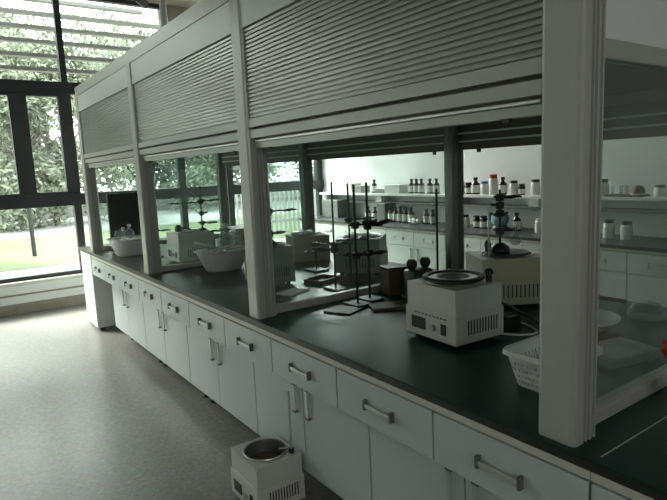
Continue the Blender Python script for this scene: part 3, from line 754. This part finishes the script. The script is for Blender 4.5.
flask_at((0.56, 3.93, bz + .160), 'round clear flask standing highest in the second bay basin', 1.45, (0.1, 0, 0))
flask_at((0.66, 3.84, bz + .185), 'clear flask at the right end of the second bay basin', 1.0, (1.0, 0.5, 1.6))
rodthing((0.36, 3.79, bz + .165), (0.56, 3.80, bz + .195), 0.005, mJar, 'white tube lying across the right side of the second bay basin')
rodthing((0.33, 3.97, bz + .22), (0.47, 3.98, bz + .17), 0.009, mJar, 'thick white tube leaning over the left rim of the second bay basin')
rodthing((0.48, 3.76, bz + .165), (0.66, 3.78, bz + .165), 0.006, mEnamY, 'yellowish tube lying across the second bay basin')
blob('plastic_bag', (0.50, 3.90, bz + .03), (.12, .085, .12), mPlW, 'crumpled clear bag filling the second bay basin', 'bag', 9, .4)
flask_at((0.13, 5.34, bz + .185), 'clear flask at the left of the farthest basin', 1.0, (0.9, 0, .3))
flask_at((0.25, 5.41, bz + .16), 'upright clear flask in the middle of the farthest basin', 1.0, (0.2, 0, 0))
flask_at((0.36, 5.36, bz + .165), 'clear flask at the right of the farthest basin', .9, (0.3, 0.4, 0))
blob('plastic_bag', (0.24, 5.38, bz + .03), (.12, .10, .12), mPlW, 'crumpled white bag in the farthest basin', 'bag', 11, .4)
# big jar behind basin in middle bay
t = thing('glass_jar', (0.86, 4.50, zt), 'large round glass jar on the worktop behind the basin of glassware', 'jar')
MB().lathe([(0, 0), (.07, 0), (.085, .04), (.085, .14), (.05, .18), (.05, .20), (0, .2)], n=20).build('body', mGlassV, t, True)
MB().lathe([(0, .2005), (.056, .2005), (.056, .22), (0, .22)], n=20).build('lid', mJar, t, True)
stand((0.76, 4.33, zt), 'dark lab stand behind the basin of glassware, next to the second post', 0.36, (0.1, 0.14), 0, [(0.25, 3.0, .06), (0.17, 0.2, .05)])
box_item('carton', (1.1, 4.75, zt), (0.30, 0.30, 0.22), mEnamG, 'grey box at the back of the middle bay behind the glass jar', 'box', lid=mEnamG)

# cables behind the nearest bath
def cable(pts, r, mat, label):
    P = [Vector(p) for p in pts]; out = []
    for i in range(len(P) - 1):
        p0, p1, p2, p3 = P[max(i - 1, 0)], P[i], P[i + 1], P[min(i + 2, len(P) - 1)]
        for k in range(6):
            u = k / 6; out.append(0.5 * ((2 * p1) + (-p0 + p2) * u + (2 * p0 - 5 * p1 + 4 * p2 - p3) * u * u + (-p0 + 3 * p1 - 3 * p2 + p3) * u ** 3))
    out.append(P[-1]); b0 = out[0]
    o = MB().tube([tuple(p - b0) for p in out], r, 8).build('power_cable', mat, smooth=True, loc=b0)
    return tag(o, label, 'cable')
cable([(0.66, 1.575, zt + .10), (0.72, 1.52, zt + .12), (0.80, 1.42, zt + .06), (0.80, 1.30, zt + .007), (0.79, 1.18, zt + .007)], .005, mBlack, 'black cable looping from the back of the near white bath')
cable([(0.655, 1.51, zt + .05), (0.74, 1.42, zt + .08), (0.76, 1.28, zt + .03), (0.73, 1.19, zt + .006), (0.70, 1.14, zt + .006)], .004, mBlack, 'second black cable curving beside the near white bath')
cable([(0.64, 1.48, zt + .005), (0.70, 1.38, zt + .005), (0.78, 1.36, zt + .005), (0.85, 1.48, zt + .005), (0.80, 1.62, zt + .03), (0.70, 1.68, zt + .03)], .0045, mPlW, 'pale grey hose lying on the worktop right of the near white bath')
box_item('power_adapter', (0.76, 1.50, zt), (0.07, 0.10, 0.06), mBlack, 'black adapter block beside the near white bath', 'adapter')

# things seen through the nearest partition (right edge)
basin((0.98, 1.28, zt), 'shallow white basin seen through the glass right of the nearest post', 0.15, 0.05, mPlW, 1.0, 0.9)
t = thing('glass_bowl', (1.33, 1.18, zt), 'overturned glass bowl seen through the nearest partition', 'bowl')
t.scale = (.55, .55, .55)
MB().lathe([(0.14, 0), (.145, .003), (.14, .05), (.10, .11), (.03, .135), (0, .137), (0, .133), (.03, .131), (.097, .107), (.136, .05), (.14, 0)], n=28).build('body', mGlassV, t, True)
t = thing('glass_tray', (0.62, 0.98, zt), 'clear plastic sheet-like tray behind the nearest partition', 'tray', math.radians(-12))
t.location = (0.74, 1.0, zt)
MB().box(-0.12, 0.12, -0.09, 0.09, 0, .035, .008).build('body', mGlassV, t)
# dark stirrer head behind post
t = thing('overhead_stirrer', (1.30, 1.50, zt), 'dark jointed arm seen through the glass beside the nearest post', 'stirrer')
MB().cyl((0, 0, 0), .05, .02, 18).build('base_disc', mIron, t, True)
MB().tube([(0, 0, .0205), (0, 0, .08)], .012, 10).build('column', mIron, t, True)
MB().tube([(0, 0, .08), (0.02, -.02, .115), (0.0, -.05, .12)], .022, 10).build('head', mBlack, t, True)
MB().tube([(0.0, -.03, .07), (0.06, -.10, .045), (0.13, -.18, .03)], .010, 10).build('arm', mIron, t, True)
# red-capped wash bottle at right edge, outside the enclosure
t = thing('wash_bottle', (0.43, 0.573, zt + 0.017), 'white squeeze bottle with a red top leaning at the right edge of the photo', 'bottle')
t.rotation_euler = (math.radians(-36), 0, 0)
MB().lathe([(0, 0), (.030, 0), (.030, .115), (.019, .15), (.019, .168), (0, .168)], n=18).build('body', mJar, t, True)
MB().lathe([(0, .1685), (.027, .1685), (.027, .205), (.014, .215), (.008, .225), (0, .225)], n=18).build('cap', mCapR, t, True)

# ------------------------------------------------------------------ ceiling spotlight
t = thing('ceiling_spotlight', (1.05, 6.9, ZC), 'small dark spotlight hanging from the ceiling near the window', 'ceiling light')
MB().tube([(0, 0, -0.001), (0, 0, -0.14)], .012, 8).build('stem', mIron, t, True)
MB().tube([(-0.06, -0.03, -.15), (0.06, 0.03, -.20)], .045, 14).build('lamp_head', mIron, t, True)

# ------------------------------------------------------------------ outdoors
mLawn = MAT('lawn', (0.10, 0.125, 0.06), 0.95, 0, 0.35, 3)
mPath = MAT('pale_paving', (0.24, 0.22, 0.19), 0.9, 0, 0.08, 1.2)
mRoad = MAT('pale_road', (0.28, 0.28, 0.28), 0.9, 0, 0.06, 0.6)
mLeafA = MAT('leaves_pale', (0.155, 0.18, 0.125), 0.8, 0, 0.22, 1.5)
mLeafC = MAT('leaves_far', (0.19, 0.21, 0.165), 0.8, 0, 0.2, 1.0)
mLeafB = MAT('leaves_dark', (0.045, 0.07, 0.04), 0.8, 0, 0.4, 1.5)
mBark = MAT('bark', (0.10, 0.085, 0.07), 0.9, 0, 0.3, 8)
mLouv = MAT('louvre_grey', (0.24, 0.24, 0.235), 0.6, 0, 0.06)
mWhiteO = MAT('outdoor_white', (0.22, 0.22, 0.22), 0.8, 0, 0.05)
struct('ground', MB().box(-60, 60, YW + 0.17, 90, -0.30, -0.10), mRoad)
struct('ground_paving', MB().box(-30, 40, YW + 0.18, 11.8, -0.0995, -0.06), mPath)
o = MB().box(-30, 40, 11.8, 18.5, -0.0995, -0.05).build('lawn', mLawn); o['kind'] = 'structure'
def louvres():
    t = thing('sunshade_louvres', (0, 8.0, 2.9), 'grey horizontal sunshade louvres outside the upper window', 'sunshade')
    for k in range(9):
        z = 0.04 + k * 0.168
        x1 = 1.40 if k >= 5 else 2.6
        MB().prism([(-0.09, z - 0.03), (-0.085, z - 0.04), (0.09, z + 0.025), (0.085, z + 0.035)], 'x', -5.0, x1).build('blade', mLouv, t) if False else \
        MB().box(-5.0, x1, -0.05, 0.05, z - 0.022, z + 0.022).build('blade', mLouv, t)
    for x in (-5.0, -1.45, 2.3):
        MB().box(x - 0.03, x + 0.03, 0.051, 0.10, -0.03, 1.45).build('upright', mLouv, t)
    return t
louvres()
def tree(loc, H, rad, n, leafm, label, seed, ls=0.3, zlow=0.3, name='tree'):
    rnd = random.Random(seed); t = thing(name, loc, label, 'tree')
    mb = MB()
    cl = [(rnd.uniform(-.75, .75) * rad, rnd.gauss(0, .3) * rad, H * rnd.uniform(zlow, 0.95), rad * rnd.uniform(.25, .42)) for _ in range(46)]
    for _ in range(n):
        c = rnd.choice(cl); d = Vector((rnd.gauss(0, 1), rnd.gauss(0, 1), rnd.gauss(0, 1))).normalized() * c[3] * rnd.uniform(.5, 1.0)
        p = Vector((c[0], c[1], c[2])) + d
        u = Vector((rnd.gauss(0, 1), rnd.gauss(0, 1), rnd.gauss(0, 1))).normalized(); v = u.orthogonal().normalized()
        s = ls * rnd.uniform(.5, 1.1)
        vs = [mb.b.verts.new(p + q) for q in (u * s, v * s * .45, -u * s, -v * s * .45)]
        mb.b.faces.new(vs)
    mb.build('foliage', leafm, t)
    tr = MB(); tr.tube([(0, 0, 0), (rad * .03, 0, H * .3), (-rad * .03, rad * .03, H * .75)], [H * .012, H * .010, H * .004], 8)
    for k in range(6):
        c = cl[k]; tr.tube([(0, 0, H * (.2 + .06 * k)), (c[0] * .5, c[1] * .5, (H * .25 + c[2]) / 2), (c[0], c[1], c[2])], [H * .009, H * .006, H * .003], 6)
    tr.build('trunk', mBark, t)
    return t
T_ = [(-5.3, 22, 6.8, 3.1, 17000, mLeafA, 'pale green tree beyond the road, seen in the leftmost window', .15, .06),
      (2.4, 23, 7.2, 3.1, 17000, mLeafA, 'broad pale tree beyond the road, seen just left of the enclosure', .15, .06),
      (10.2, 25, 7.0, 3.1, 12000, mLeafA, 'pale tree beyond the fence, seen through the far bays', .15, .06),
      (18.0, 26, 7, 3.1, 12000, mLeafA, 'pale tree beyond the fence, seen through the middle bay', .15, .06),
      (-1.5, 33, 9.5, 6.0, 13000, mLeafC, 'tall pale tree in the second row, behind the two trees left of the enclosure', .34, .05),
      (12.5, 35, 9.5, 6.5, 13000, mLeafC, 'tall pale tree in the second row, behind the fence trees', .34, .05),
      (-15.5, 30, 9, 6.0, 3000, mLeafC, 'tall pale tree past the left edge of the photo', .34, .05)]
for k, (x, y, H, rad, n_, lm, lab, ls_, zl) in enumerate(T_):
    tree((x, y, -0.1), H, rad, n_, lm, lab, k + 1, ls_, zl)
tree((-1.9, 14.5, -0.1), 3.6, 1.1, 2600, mLeafB, 'darker leafy tree on the lawn at the left edge of the photo', 6, .13, .38)
t = thing('lamp_post', (0.42, 13.6, -0.05), 'thin grey post standing on the lawn outside', 'post')
MB().tube([(0, 0, 0), (0, 0, 2.6)], .045, 8).build('pole', mIron, t, True)
MB().cyl((0, 0, 2.601), .16, .18, 12).build('lamp_head', mIron, t, True)
t = thing('boundary_wall', (0, 27.5, -0.1), 'long low white wall behind the lawn and road', 'wall')
MB().box(-30, 45, -0.15, 0.15, 0, 1.0).build('masonry', mWhiteO, t)
MB().box(-30, 45, -0.2, 0.2, 1.001, 1.08).build('coping', mWhiteO, t)
t = thing('picket_fence', (5, 13.0, -0.05), 'white picket fence seen through the middle bay window', 'fence')
f = MB()
for k in range(46): f.box(k * .14, k * .14 + .06, -.012, .012, 0.02, 1.15)
f.build('pickets', mWhiteO, t)
f = MB(); f.box(-.1, 6.5, .013, .05, .25, .32).box(-.1, 6.5, .013, .05, .9, .97); f.build('rails', mWhiteO, t)
